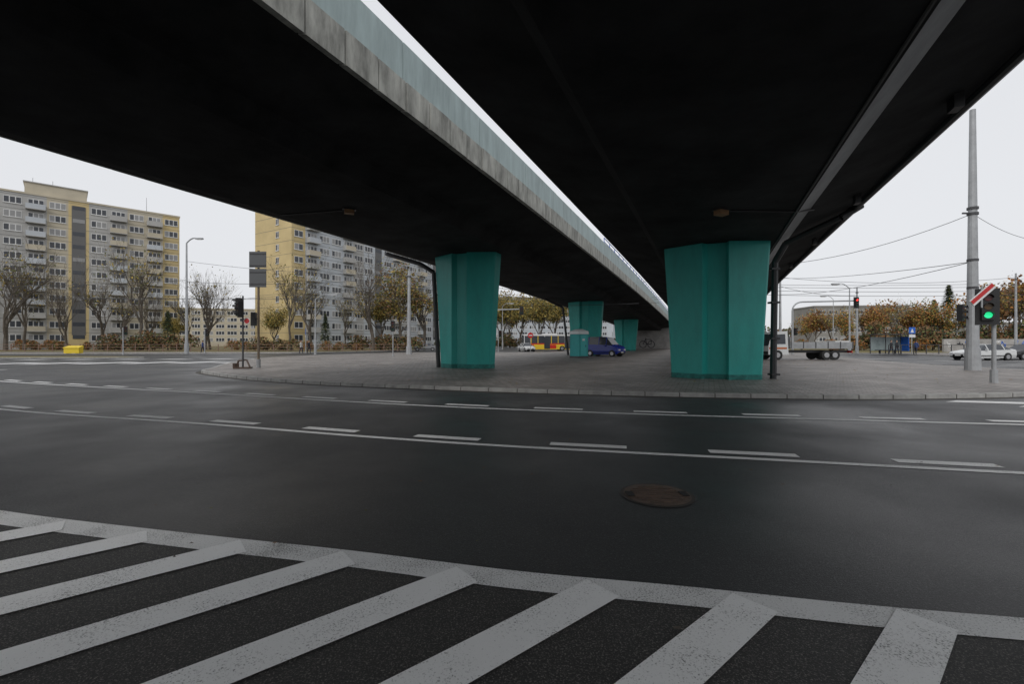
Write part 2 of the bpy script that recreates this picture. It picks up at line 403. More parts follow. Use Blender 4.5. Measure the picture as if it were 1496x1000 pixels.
for (x0,f,w,y0) in ((xL,fL,6.3,106),(xR,fR,5.0,100)):
    ya=y0
    while ya<155:
        yb=ya+8
        P=lambda o,yy,z:(x0+SL*yy+o,yy,z)
        for s in(-1,1): b.face([P(s*w,ya,0),P(s*w,yb,0),P(s*w,yb,f(yb)+1),P(s*w,ya,f(ya)+1)],M_abut)
        ya=yb
    b.face([P(-w,y0,0),P(w,y0,0),P(w,y0,f(y0)+.9),P(-w,y0,f(y0)+.9)],M_abut)
b.build("flyover_abutment_wall")
b=MB()
for k in range(2):
    cx=xL+SL*106-1+k*1.9
    pts=[(cx+.8*math.cos(t*.5),105.96,1.1+.8*math.sin(t*.5)) for t in range(14)]; b.tube(pts,.07,M_graf,4)
b.tube([(30.5,105.95,1.1),(31.1,105.95,2.3),(32.4,105.95,2.2),(32.4,105.95,1.1),(31.3,105.95,1.2),(31.1,105.95,2.6)],.07,M_graf,4)
b.build("wall_graffiti")
b=MB()
b.tube([(-8.1,29.5,fL(29)+.6),(-5.6,27.9,fL(27)-.35),(-4.75,27.6,fL(27)-.9),(-4.45,27.6,.12)],.13,M_pipe,8)
for z in (1.5,3,4.5): b.box((-4.45,27.6,z),(.34,.34,.08),M_pipe)
b.build("drain_pipe")
b=MB()
b.tube([(10.9,19.0,.12),(10.98,19.0,5.0),(11.2,18.6,5.7),(12.0,16.6,6.2),(12.6,16.4,6.6)],.13,M_pipe,8)
for z in (.3,1.8,3.3,4.7): b.box((10.93,19.0,z),(.34,.34,.08),M_pipe)
b.build("drain_pipe")
b=MB()
b.tube([(4.0,54.5,fL(54)+.5),(6.0,53.6,fL(53)-.6),(6.6,53.4,.12)],.13,M_pipe,8); b.build("drain_pipe")

# ---------------------------------------------------------------- buildings
def facade(b,o,d,nr,L,H,floors,bay,wall_of,kind_of,z0=0):
    fh=(H-1.2)/floors; nb=int(L/bay)
    for i in range(nb):
        wm=wall_of(i,nb); kd=kind_of(i,nb)
        b.obox(o,d,nr,i*bay,(i+1)*bay,0,.02+ (.0 if i%2 else .004),z0,H,wm)
        if kd=='blank': continue
        if kd=='stair':
            b.obox(o,d,nr,i*bay+.5,(i+1)*bay-.5,.03,.06,z0+3,H-1,M_recess)
            for fl in range(floors):
                z=z0+1.1+fl*fh; b.obox(o,d,nr,i*bay+.65,(i+1)*bay-.65,.06,.09,z+1.1,z+1.9,M_glass2 if random.random()<.3 else M_glass)
            continue
        for fl in range(floors):
            z=z0+.9+fl*fh
            g=M_glass2 if random.random()<.3 else M_glass
            if kd=='wide': w0,w1=.35,bay-.35
            elif kd=='small': w0,w1=bay*.35,bay*.68
            elif kd=='balc': w0,w1=.5,bay-.4
            else: w0,w1=.6,bay-.6
            a0=i*bay+w0;a1=i*bay+w1;zz0=z+.85;zz1=z+2.2
            if kd=='balc': zz0=z+.1
            b.obox(o,d,nr,a0,a1,.03,.07,zz0,zz1,M_frame)
            m=3 if (a1-a0)>2 else 2
            ww=(a1-a0)/m
            for k in range(m):
                b.obox(o,d,nr,a0+k*ww+.08,a0+(k+1)*ww-.08,.07,.085,zz0+.1,zz1-.1,g if k else (M_glass2 if random.random()<.25 else M_glass))
            b.obox(o,d,nr,a0-.08,a1+.08,.03,.16,zz0-.1,zz0-.02,M_frame)
            if kd=='balc':
                b.obox(o,d,nr,i*bay+.2,(i+1)*bay-.15,.03,1.25,z-.05,z+.1,M_wallg)
                b.obox(o,d,nr,i*bay+.2,(i+1)*bay-.15,1.19,1.25,z+.1,z+1.1,random.choice([M_wallw,M_wallg,M_wallg,M_wallb]))
                for e in(i*bay+.2,(i+1)*bay-.21): b.obox(o,d,nr,e,e+.06,.03,1.19,z+.1,z+1.1,M_wallg)
    for fl in range(1,floors+1):
        z=z0+.75+fl*fh; b.obox(o,d,nr,0,nb*bay,.025,.032,z-.03,z+.03,M_recess)
b=MB()
d=Vector((.712,.702,0)).normalized(); nr=Vector((d.y,-d.x,0))
o=Vector((-80.4,110,.1))-d*57.6
L=57.6;H=31.6
b.obox(o,d,nr,0,L,-12,0,0,H,M_wallg)
K=['wide','balc','wide','wide','balc','wide','stair','balc','wide','wide','balc','wide','stair','wide','balc','wide','balc','wide']
W=[M_wallg]*18
for i in (6,7,12,15,16,17): W[i]=M_wallb
W[16]=M_wallb;W[17]=M_wally;W[12]=M_wally; W[11]=M_wallb
facade(b,o,d,nr,L,H,11,3.2,lambda i,n:W[i%18],lambda i,n:K[i%18])
b.obox(o,d,nr,-.15,L+.15,-12.15,.15,H,H+.35,M_wallb)
b.obox(o,d,nr,10*3.2,12.9*3.2,-9,-.5,H+.35,H+2.6,M_wallb); b.obox(o,d,nr,10*3.2-.2,12.9*3.2+.2,-9.2,-.3,H+2.6,H+2.8,M_wallg)
b.obox(o,d,nr,4*3.2,6*3.2,-9,-2,H+.35,H+2.6,M_wallb)
for s in (3,8,14.5,16): b.obox(o,d,nr,s*3.2,s*3.2+.5,-5,-4.5,H+.35,H+1.2,M_wallg)
for s in (33,36,52): b.cyl(o+d*s-nr*6+Vector((0,0,H)),o+d*s-nr*6+Vector((0,0,H+5)),.05,.03,M_darkst,5)
o2=o+d*L; facade(b,o2,-nr,d,12,H,11,4,lambda i,n:M_wally,lambda i,n:'small' if i==1 else 'blank')
b.build("apartment_block")
b=MB()
d=Vector((.5,.866,0)); nr=Vector((d.y,-d.x,0)); o=Vector((-46,95,.1)); L=64
b.obox(o,d,nr,0,L,-13,0,0,H,M_wallw)
K2=['std','balc','wide','wide','balc','wide','wide','stair','wide','balc','wide','wide','balc','wide','stair','wide','balc','wide','wide','std']
facade(b,o,d,nr,L,H,11,3.2,lambda i,n:M_wally if i==0 else (M_wallw if i%5 else M_wallg),lambda i,n:K2[i%20])
o3=o-nr*13
facade(b,o3,nr,-d,13,H,11,3.25,lambda i,n:M_wally,lambda i,n:'small' if i==2 else 'blank')
b.obox(o,d,nr,-.15,L+.15,-13.15,.15,H,H+.35,M_wallb)
b.build("apartment_block")
def simple_block(name,o,ang,L,D,H,floors,wall,par=M_wallb):
    b=MB(); d=Vector((math.cos(ang),math.sin(ang),0)); nr=Vector((d.y,-d.x,0)); o=Vector((*o,.1))
    b.obox(o,d,nr,0,L,-D,0,0,H,wall)
    facade(b,o,d,nr,L,H,floors,4.0,lambda i,n:wall,lambda i,n:['wide','std','wide','std'][i%4])
    b.obox(o,d,nr,-.2,L+.2,-D-.2,.2,H,H+.4,par); return b.build(name)
simple_block("apartment_block",(-5,190),.2,50,12,20,7,M_wallw)
simple_block("apartment_block",(-125,170),.3,70,12,14,5,M_wallb)
simple_block("office_building",(103,155),-.1,30,14,13.5,4,M_wallr,M_wallr)
simple_block("office_building",(150,190),-.2,60,14,9,3,M_wallr,M_wallr)
simple_block("apartment_block",(60,260),.0,60,12,16,5,M_wallw)

# ---------------------------------------------------------------- vegetation
def tree_mesh(name,h,seed,leaf=0.0,lm=(M_lY,M_lG),spread=1.0,depth=6,trunk=.19,lf=5,width=.42,ls=1.0):
    rnd=random.Random(seed); b=MB()
    def grow(p,d,l,r,dep):
        k=2; q=p
        for s in range(k):
            d=(d+Vector((rnd.uniform(-.16,.16),rnd.uniform(-.16,.16),rnd.uniform(-.02,.12)))).normalized()
            q2=q+d*(l/k); b.cyl(q,q2,r*(1-.18*s),r*(1-.18*(s+1)),M_bark,6 if dep>4 else (4 if dep>2 else 3),False); q=q2
        if dep<=2 and leaf>0:
            for _ in range(lf):
                if rnd.random()<leaf:
                    c=q+Vector((rnd.uniform(-.7,.7),rnd.uniform(-.7,.7),rnd.uniform(-.6,.5)))
                    a=Vector((rnd.uniform(-1,1),rnd.uniform(-1,1),rnd.uniform(-1,1))).normalized()*rnd.uniform(.07,.15)*ls
                    e=a.cross(Vector((rnd.uniform(-1,1),rnd.uniform(-1,1),rnd.uniform(-1,1))).normalized())
                    b.face([c-a,c-e,c+a,c+e],rnd.choice(lm))
        if dep==0:return
        nc=3 if dep<6 else 4
        if dep<=2: nc=rnd.choice([2,3])
        for c in range(nc):
            ang=rnd.uniform(0,2*math.pi) ; tilt=rnd.uniform(.25,.7)*spread
            up=d; a=up.cross(Vector((1,.3,.2))).normalized(); e=up.cross(a)
            nd=(up*math.cos(tilt)+(a*math.cos(ang)+e*math.sin(ang))*math.sin(tilt)).normalized()
            nd=(nd+Vector((0,0,.22))).normalized()
            st=q if c<2 else p+(q-p)*rnd.uniform(.4,.95)
            grow(st,nd,l*rnd.uniform(.55,1.0),max(r*rnd.uniform(.46,.62),.011),dep-1)
    grow(Vector((0,0,0)),Vector((0,0,1)),h*trunk,h*.016,depth)
    mz=max(v[2] for v in b.v); rs=sorted(math.hypot(v[0],v[1]) for v in b.v); r95=rs[int(len(rs)*.97)]
    fz=h/mz; fx=min(fz,width*h/r95)
    b.v=[(v[0]*fx,v[1]*fx,v[2]*fz) for v in b.v]
    return b.build(name)
def conifer(name,h,seed):
    rnd=random.Random(seed); b=MB(); b.cyl((0,0,0),(0,0,h),h*.018,.03,M_bark,6)
    for i in range(1500):
        t=rnd.random()**.8; z=h*(.12+.88*t); r=(1-t)*h*.24*rnd.uniform(.3,1.1)+.1; a=rnd.uniform(0,6.28)
        c=Vector((r*math.cos(a),r*math.sin(a),z-r*.25)); u=Vector((math.cos(a),math.sin(a),-.35))*rnd.uniform(.25,.6); v=Vector((-math.sin(a),math.cos(a),rnd.uniform(-.3,.3)))*rnd.uniform(.08,.2)
        b.face([c-u,c-v,c+u,c+v],rnd.choice([M_lD,M_lD,M_lG]))
    return b.build(name)
def bush_mesh(name,L,D,H,seed,n,lm,sz=.14):
    rnd=random.Random(seed); b=MB()
    lumps=[(rnd.uniform(-L/2,L/2),rnd.uniform(-D/2,D/2),rnd.uniform(.3,1)*H) for _ in range(max(3,int(L/1.2)))]
    for x,y,h in lumps:
        for _ in range(9): b.cyl((x,y,0),(x+rnd.uniform(-.9,.9),y+rnd.uniform(-.6,.6),h*rnd.uniform(.7,1.25)),.025,.01,M_bark,3,False)
    for i in range(n):
        x,y,h=rnd.choice(lumps); R_=h*.62
        a=rnd.uniform(0,6.28);ph=rnd.uniform(-.4,1.57);rr=R_*rnd.uniform(.45,1.15)
        c=Vector((x+rr*math.cos(a)*math.cos(ph)*1.1,y+rr*math.sin(a)*math.cos(ph),max(.08,h*.45+rr*math.sin(ph))))
        u=Vector((rnd.uniform(-1,1),rnd.uniform(-1,1),rnd.uniform(-1,1))).normalized()*rnd.uniform(.5,1.2)*sz
        v=u.cross(Vector((rnd.uniform(-1,1),rnd.uniform(-1,1),rnd.uniform(-1,1))).normalized())
        b.face([c-u,c-v,c+u,c+v],rnd.choice(lm))
    return b.build(name)
T=[tree_mesh("bare_tree",15,11,.05,width=.34),tree_mesh("bare_tree",15,23,.1,width=.28),tree_mesh("bare_tree",15,35,.0,spread=.8,width=.30),tree_mesh("bare_tree",15,77,.04,spread=.9,width=.36)]
TY=[tree_mesh("autumn_tree",13,47,.75,(M_lY,M_lG,M_lY),ls=1.3),tree_mesh("autumn_tree",13,52,.7,(M_lG,M_lY,M_lB),ls=1.2)]
TO=[tree_mesh("autumn_tree",9,61,.6,(M_lB,M_lO,M_lY),width=.42,ls=1.2),tree_mesh("autumn_tree",9,64,.5,(M_lO,M_lY,M_lG),width=.4,ls=1.2)]
seen=set()
def place(o,x,y,rz,sc):
    if o.name not in seen:
        seen.add(o.name); o.location=(x,y,.1); o.rotation_euler=(0,0,rz); o.scale=(sc,)*3; return o
    return inst(o,o.name.split(".")[0],(x,y,.1),rz,sc)
rt=random.Random(5)
for (x,Y,h,kind) in [(-86.8,78,21,0),(-90,84,19,1),(-78.5,80,15,2),(-75.5,84,17,3),(-67,82,21.5,1),(-72,90,14,2),(-60.6,90,16,2),(-61,92,18,1),(-62.7,88,14,3),(-99.6,82,20,2),(-111,84,19,0),(-96.8,95,16,1),(-82,96,15,3),
      (-37.9,78,18,1),(-37,84,17,3),(-24.4,80,18.5,2),(-16.5,86,17,0),(-32.9,90,13,1),(-13.5,92,17,3),(-52,100,12,1)]:
    place(T[kind],x,Y,rt.uniform(0,6.28),h/15)
for (x,Y,h) in [(-20.5,82,17),(-14,100,14),(-8,110,16),(-2,105,13),(2.2,120,15),(7.3,115,14),(12,125,15),(-.6,130,18),(-64,86,7),(-47,90,9),(-25,88,12)]:
    place(TY[rt.randrange(2)],x,Y,rt.uniform(0,6.28),h/13)
for (x,Y,h) in [(66.5,100,9),(66.7,95,9.5),(66.6,90,9),(71.5,92,10),(72.7,90,9),(73.7,88,10),(78,90,11),(77.8,86,9),(79.2,84,10),(82.9,82,12),(84.5,80,12),(83.7,76,13),(88,76,14),(97.7,80,14),(89.7,110,12),(102.4,115,12),(76.7,118,10)]:
    k=rt.randrange(4); o_=(TO+[T[1],TO[0]])[k]; hh=15 if k==2 else 9
    place(o_,x,Y,rt.uniform(0,6.28),h/hh)
C=conifer("fir_tree",13,4); C.location=(88.3,92,.1)
for (x,Y,s) in [(-62,82,.55),(89,96,.8),(-32.8,80,.5)]: inst(C,"spruce_tree",(x,Y,.1),1.3,s)
B1=bush_mesh("bush",9,3,2.2,1,4200,(M_lD,M_lG,M_lB),.12); B2=bush_mesh("bush",9,3,2.0,2,3800,(M_lB,M_lG,M_lB,M_lO),.12); B3=bush_mesh("bush",9,3,3.5,3,4600,(M_lG,M_lB,M_lD,M_lB),.17)
seenb=set()
def pb(o,x,y,rz,sc):
    if o.name not in seenb:
        seenb.add(o.name); o.location=(x,y,.1); o.rotation_euler=(0,0,rz); o.scale=sc; return
    inst(o,"bush",(x,y,.1),rz,sc)
x=-112
while x<-16:
    pb(rt.choice([B1,B2,B2,B3]),x,79+rt.uniform(-2,7),rt.uniform(-.4,.4),(1,1,rt.uniform(.6,1.15))); x+=rt.uniform(4.5,10)
x=-60
while x<30:
    pb(rt.choice([B3,B2,B1]),x+10,125+rt.uniform(-3,6),0,(1.6,1.3,rt.uniform(1,1.6))); x+=rt.uniform(7,11)
x=56
while x<120:
    pb(rt.choice([B3,B2,B3]),x,76+rt.uniform(-2,8),rt.uniform(-.3,.3),(1.3,1.2,rt.uniform(1.0,1.7))); x+=rt.uniform(5,8)
rnd=random.Random(9); b=MB()
for i in range(26000):
    x=rnd.uniform(-420,460); hh=6+5*math.sin(x*.045)+3*math.sin(x*.13+1)+2*math.sin(x*.4); z=rnd.random()**.8*max(3,hh)+.3
    y=300+rnd.uniform(-12,12); c=Vector((x,y,z)); s=rnd.uniform(.35,1.0)
    u=Vector((rnd.uniform(-1,1),rnd.uniform(-.3,.3),rnd.uniform(-1,1))).normalized()*s; v=u.cross(Vector((0,1,.2)))
    b.face([c-u,c-v,c+u,c+v],rnd.choice([M_lB,M_lG,M_bark,M_lD]))
b.build("distant_tree_line")

# ---------------------------------------------------------------- fence, street furniture
b=MB(); M_fence=mat("fence_paint",(.22,.14,.11),.7)
x=-115
while x<-17:
    b.box((x,72.5,.72),(.08,.08,1.2),M_fence); x+=2.2
for z in(.35,.8,1.25): b.box((-66,72.5,z),(98,.05,.06),M_fence)
b.build("roadside_fence")
b=MB()
x=40
while x<95:
    b.box((x+8,58,.7),(.08,.08,1.2),M_darkst); x+=1.6
b.box((75.5,58,1.28),(55,.05,.06),M_darkst); b.build("bollard_railing")

def lamp(name,x,y,h,arm,ang,r=.12,double=False,mt=M_steel):
    b=MB(); b.cyl((0,0,0),(0,0,1.4),r*1.5,r*1.4,mt,10); b.cyl((0,0,1.4),(0,0,h),r,r*.5,mt,10)
    pts=[]
    for k in range(9):
        t=k/8; pts.append((arm*t,0,h+math.sin(t*math.pi/2)*.9-.3*t*t))
    b.tube(pts,r*.42,mt,6)
    e=pts[-1]; b.box((e[0]+.35,0,e[2]),(1.0,.36,.16),mt); b.box((e[0]+.4,0,e[2]-.1),(.7,.28,.06),M_hl)
    return b.build(name,(x,y,.1),ang)
lamp("street_lamp",-42.9,60,14.6,1.3,0,.19)
lamp("street_lamp",-24.2,56,6.8,1.9,0,.11)
lamp("street_lamp",44.5,60,8.6,1.5,math.pi,.12)
lamp("street_lamp",-2,95,9,1.5,0,.1)
lamp("street_lamp",60,85,9.5,1.5,math.pi,.1)
lamp("street_lamp",-75,64,9,1.5,0,.1)

def sig_head(b,c,facing,lit=None,back=False,s=1.0):
    ca,sa=math.cos(facing),math.sin(facing); o=Vector(c); X=Vector((ca,sa,0)); Yv=Vector((-sa,ca,0))
    b.obox(o,X,Yv,-.13*s,.13*s,-.17*s,.17*s,-.5*s,.5*s,M_blk)
    if back: b.obox(o,X,Yv,-.02,.0,-.33*s,.33*s,-.68*s,.68*s,M_blk)
    cols=[mat("lens_red_off",(.09,.01,.01),.3),mat("lens_amber_off",(.10,.05,.01),.3),mat("lens_green_off",(.01,.06,.03),.3)]
    on=[mat("lens_red_lit",(.5,.02,.02),.4,emit=(1,.03,.02),estr=3),cols[1],mat("lens_green_lit",(.02,.5,.3),.4,emit=(.02,1,.35),estr=.7)]
    for k in range(3):
        z=(.32-.32*k)*s; m=on[k] if lit==k else cols[k]
        p=o+Vector((0,0,z)); b.cyl(p+X*.13*s,p+X*.15*s,.115*s,.115*s,m,14)
        for t in range(6):
            a=math.pi*t/6; a2=math.pi*(t+1)/6
            q0=p+Yv*(.13*s*math.cos(a))+Vector((0,0,.13*s*math.sin(a))); q1=p+Yv*(.13*s*math.cos(a2))+Vector((0,0,.13*s*math.sin(a2)))
            b.face([q0+X*.13*s,q1+X*.13*s,q1+X*.30*s,q0+X*.30*s],M_blk)
def signal(name,x,y,ph,hz,facing,lit=None,back=False,s=1.0,off=.25,z0=.12,r=.06):
    b=MB(); b.cyl((0,0,0),(0,0,ph),r,r*.9,M_steel,8); b.cyl((0,0,0),(0,0,.25),r*1.8,r*1.4,M_steel,8)
    X=Vector((math.cos(facing),math.sin(facing),0)); Yv=Vector((-X.y,X.x,0))
    c=Vector((0,0,hz))+Yv*off; sig_head(b,c,facing,lit,back,s)
    for dz in(-.35,.35): b.box((c.x/2,c.y/2,hz+dz*s),(abs(off)+.05,.05,.05),M_blk,math.atan2(Yv.y,Yv.x))
    return b.build(name,(x,y,z0))
b=MB(); b.cyl((0,0,0),(0,0,3.5),.07,.06,M_steel,10); b.cyl((0,0,0),(0,0,.5),.12,.11,M_steel,10)
sig_head(b,(-.3,-.05,2.85),-math.pi/2-.6,2,True,1.0)
b.box((-.15,0,2.5),(.3,.05,.05),M_blk); b.box((-.15,0,3.1),(.3,.05,.05),M_blk)
b.build("traffic_light",(18.0,17,.12))
b=MB()
dv=Vector((.72,.0,.62)).normalized(); up=Vector((-.62,0,.72)).normalized()
def brd(a0,a1,w0,w1,y0,y1,mt):
    P=[dv*a+up*w for a,w in ((a0,w0),(a1,w0),(a1,w1),(a0,w1))]
    for yy in(y0,y1): b.face([(p.x,yy,p.z) for p in P],mt)
    for i in range(4):
        p,q_=P[i],P[(i+1)%4]; b.face([(p.x,y0,p.z),(q_.x,y0,q_.z),(q_.x,y1,q_.z),(p.x,y1,p.z)],mt)
brd(-.55,.5,-.12,.12,0,.04,M_wp); brd(-.54,.49,-.04,.10,-.012,-.004,M_red)
b.cyl((0,.06,-.5),(0,.06,.3),.03,.03,M_steel,6)
b.build("striped_board_sign",(17.3,16.7,3.42))
b=MB(); b.cyl((0,0,0),(0,0,1.2),.34,.32,M_steel,14); b.cyl((0,0,1.2),(0,0,14.1),.27,.13,M_steel,14)
for z in (8.4,8.7,5.9,4.4): b.cyl((0,0,z),(0,0,z+.12),.25,.25,M_darkst,12)
b.box((-.3,0,8.5),(.5,.08,.08),M_darkst)
sig_head(b,(-.75,-.1,3.1),-math.pi/2+.5,None,False,.9); b.box((-.5,0,2.8),(.6,.05,.05),M_blk); b.box((-.5,0,3.4),(.6,.05,.05),M_blk)
b.box((.33,-.1,2.9),(.3,.25,.7),M_steel)
b.build("overhead_line_pole",(24.9,24.6,.12))
def pole(x,y,h,r=.16):
    b=MB(); b.cyl((0,0,0),(0,0,1),r*1.5,r*1.4,M_steel,10); b.cyl((0,0,1),(0,0,h),r,r*.6,M_steel,10); b.cyl((0,0,h-.8),(0,0,h-.7),r*1.2,r*1.2,M_darkst,10); return b.build("overhead_line_pole",(x,y,.12))
pole(-12.9,57,10.5,.25); pole(33,56,10,.17); pole(-95,62,10,.17); pole(47,62,9,.15)
pole(62,56,10,.15)
b=MB()
def wire(p,q,sag,r=.022,n=12):
    pts=[]
    for k in range(n+1):
        t=k/n; pts.append((p[0]+(q[0]-p[0])*t,p[1]+(q[1]-p[1])*t,p[2]+(q[2]-p[2])*t-4*sag*t*(1-t)))
    b.tube(pts,r,M_darkst,4)
wire((24.9,24.6,8.6),(17,31.5,6.9),.6,.015); wire((24.9,24.6,8.6),(33,29,8.2),.2,.015); wire((24.9,24.6,6.0),(33,56,7.5),.5,.018); wire((24.9,24.6,6.0),(33,56,9.5),.3,.018)
for z,y in((7.6,50),(8.4,53),(9.1,56),(6.9,48)): wire((16,y,z),(62,y+5,z+.3),.3,.022)
wire((33,56,9.6),(62,56,9.6),.7,.022); wire((33,56,8.5),(47,62,8),.4,.022)
wire((-95,62,9.5),(-42.9,60,9.8),.6,.025); wire((-42.9,60,9.6),(-12.9,57,9.9),.6,.025); wire((-42.9,60,12.3),(-12.9,57,10),.5,.02); wire((-60,75,8),(-12.9,57,9.0),.4,.022)
wire((-12.9,57,9.8),(16,60,7.5),.4,.025);wire((-12.9,57,8.5),(20,62,7),.4,.025);wire((-4,45,5.2),(12,43,5.3),.1,.02)
for k in range(2): wire((-90,68+k*3,8.3+k*.3),(30,64+k*3,8.0),.2,.022)
b.build("overhead_wires")

b=MB(); b.cyl((0,0,0),(0,0,7.0),.07,.06,mat("post_brown",(.18,.14,.10),.7),10); b.cyl((0,0,0),(0,0,.5),.12,.12,M_steel,8)
b.box((0,-.08,6.45),(1.0,.05,.95),M_signb); b.box((0,-.08,5.35),(1.0,.05,1.1),M_signb)
for z in (6.1,6.8,5.0,5.7): b.box((0,-.12,z),(.96,.03,.06),M_darkst)
sig_head(b,(-.28,.0,2.9),math.pi/2,None,False,.8); b.box((-.1,0,2.9),(.3,.05,.05),M_blk)
b.build("sign_post",(-15.15,27.2,.12))
b=MB(); b.cyl((0,0,0),(0,0,4.2),.05,.045,M_darkst,8)
sig_head(b,(-.2,-.05,3.55),math.pi+.3,None,False,1.05); sig_head(b,(-.02,-.25,3.4),-math.pi/2-.9,None,False,.9)
b.cyl((.25,-.05,2.75),(.25,-.02,2.75),.18,.18,M_wp,16); b.cyl((.25,-.055,2.75),(.25,-.052,2.75),.15,.15,M_red,16)
b.box((0,0,.05),(.9,.5,.08),M_rust,.3); b.tube([(-.4,.1,.1),(-.2,-.1,.45),(.15,.1,.5),(.4,0,.1)],.05,M_rust,6); b.box((-.35,-.1,.18),(.3,.2,.25),M_rust,.7)
b.build("traffic_light",(-15.55,26.3,.12))
signal("traffic_light",-12.55,48,3.6,3.2,-math.pi/2,None,False,1.1,off=.0)
signal("traffic_light",-47,55,3.3,2.9,-math.pi/2+.6,None,False,1.0,z0=.12)
signal("traffic_light",-40.5,60,3.2,2.8,0,None,False,1.0)
signal("traffic_light",-2.1,70,3.2,2.8,-1.2,None,False,1.0)
def gantry(x,y,h,L,dirx,lit):
    b=MB(); b.cyl((0,0,0),(0,0,h-1),.14,.11,M_steel,8)
    pts=[(dirx*(1.2*(1-math.cos(t*math.pi/12))),0,h-1+math.sin(t*math.pi/12)) for t in range(7)]+[(dirx*L,0,h+.15)]
    b.tube(pts,.09,M_steel,8); sig_head(b,(dirx*L,-.15,h-.1),-math.pi/2,lit,True,1.0)
    sig_head(b,(.3,-.1,2.8),-math.pi/2+.3,None,False,.9)
    return b.build("signal_gantry",(x,y,.1))
gantry(33.9,55,6.4,7.6,1,0); gantry(-5,72,6.6,6.5,1,None)
b=MB(); b.cyl((0,0,0),(0,0,2.9),.04,.04,M_steel,8); b.cyl((0,-.05,2.5),(0,-.08,2.5),.4,.4,M_red,20); b.box((0,-.09,2.5),(.56,.01,.14),M_wp)
b.build("no_entry_sign",(2.7,66.5,.12))
b=MB(); b.cyl((0,0,0),(0,0,3.4),.05,.05,M_steel,8); b.box((0,-.06,3.0),(.8,.03,.8),M_bsign); b.face([(-.22,-.08,2.75),(.22,-.08,2.75),(0,-.08,3.25)],M_wp); b.box((0,-.06,2.3),(.8,.03,.35),M_wp)
o=b.build("pedestrian_crossing_sign",(50.5,57.5,.11))
inst(o,"pedestrian_crossing_sign",(-29,64,.11),-1.1)
b=MB()
b.obox((0,0,0),(1,0,0),(0,1,0),-.8,.8,-.5,.5,.05,.75,M_yel)
b.face([(-.86,-.56,.80),(.86,-.56,.80),(.8,.5,1.05),(-.8,.5,1.05)],M_yel); b.face([(-.86,-.56,.70),(.86,-.56,.70),(.86,-.56,.80),(-.86,-.56,.80)],M_yel)
for s in(-1,1): b.face([(s*.85,-.56,.72),(s*.85,.5,.72),(s*.8,.5,1.05),(s*.86,-.56,.80)],M_yel)
for s in(-.5,.5): b.box((s,0,.03),(.2,.9,.06),M_blk)
b.build("grit_bin",(-57.8,60,.12),.3)

# portable toilet
b=MB(); Mt=mat("toilet_plastic",(.03,.38,.38),.45,.08,2); Mr=mat("toilet_roof",(.70,.74,.74),.4)
b.box((0,0,.08),(1.3,1.3,.16),M_darkst); b.box((0,0,1.25),(1.2,1.2,2.2),Mt)
for s in(-.57,.57):
    for t in(-.57,.57): b.box((s,t,1.25),(.1,.1,2.24),Mt)
b.box((0,-.62,1.2),(.75,.04,1.95),mat("toilet_door",(.05,.46,.46),.4)); b.box((.27,-.65,1.15),(.05,.04,.2),M_blk); b.box((0,-.65,1.75),(.3,.02,.2),M_wp)
for s in range(5): b.box((.61,-.0,.5+s*.3),(.03,.8,.06),Mt)
i=len(b.v)
for (w,z) in ((.68,2.3),(.64,2.58),(.25,2.78)): b.v+=[(-w,-w,z),(w,-w,z),(w,w,z),(-w,w,z)]
k=b.m(Mr)
for l in(0,4):
    for j in range(4): b.f.append((i+l+j,i+l+(j+1)%4,i+l+4+(j+1)%4,i+l+4+j)); b.mi.append(k)
b.f.append((i+8,i+9,i+10,i+11)); b.mi.append(k)
b.build("portable_toilet",(6.55,44.5,.12),.6)

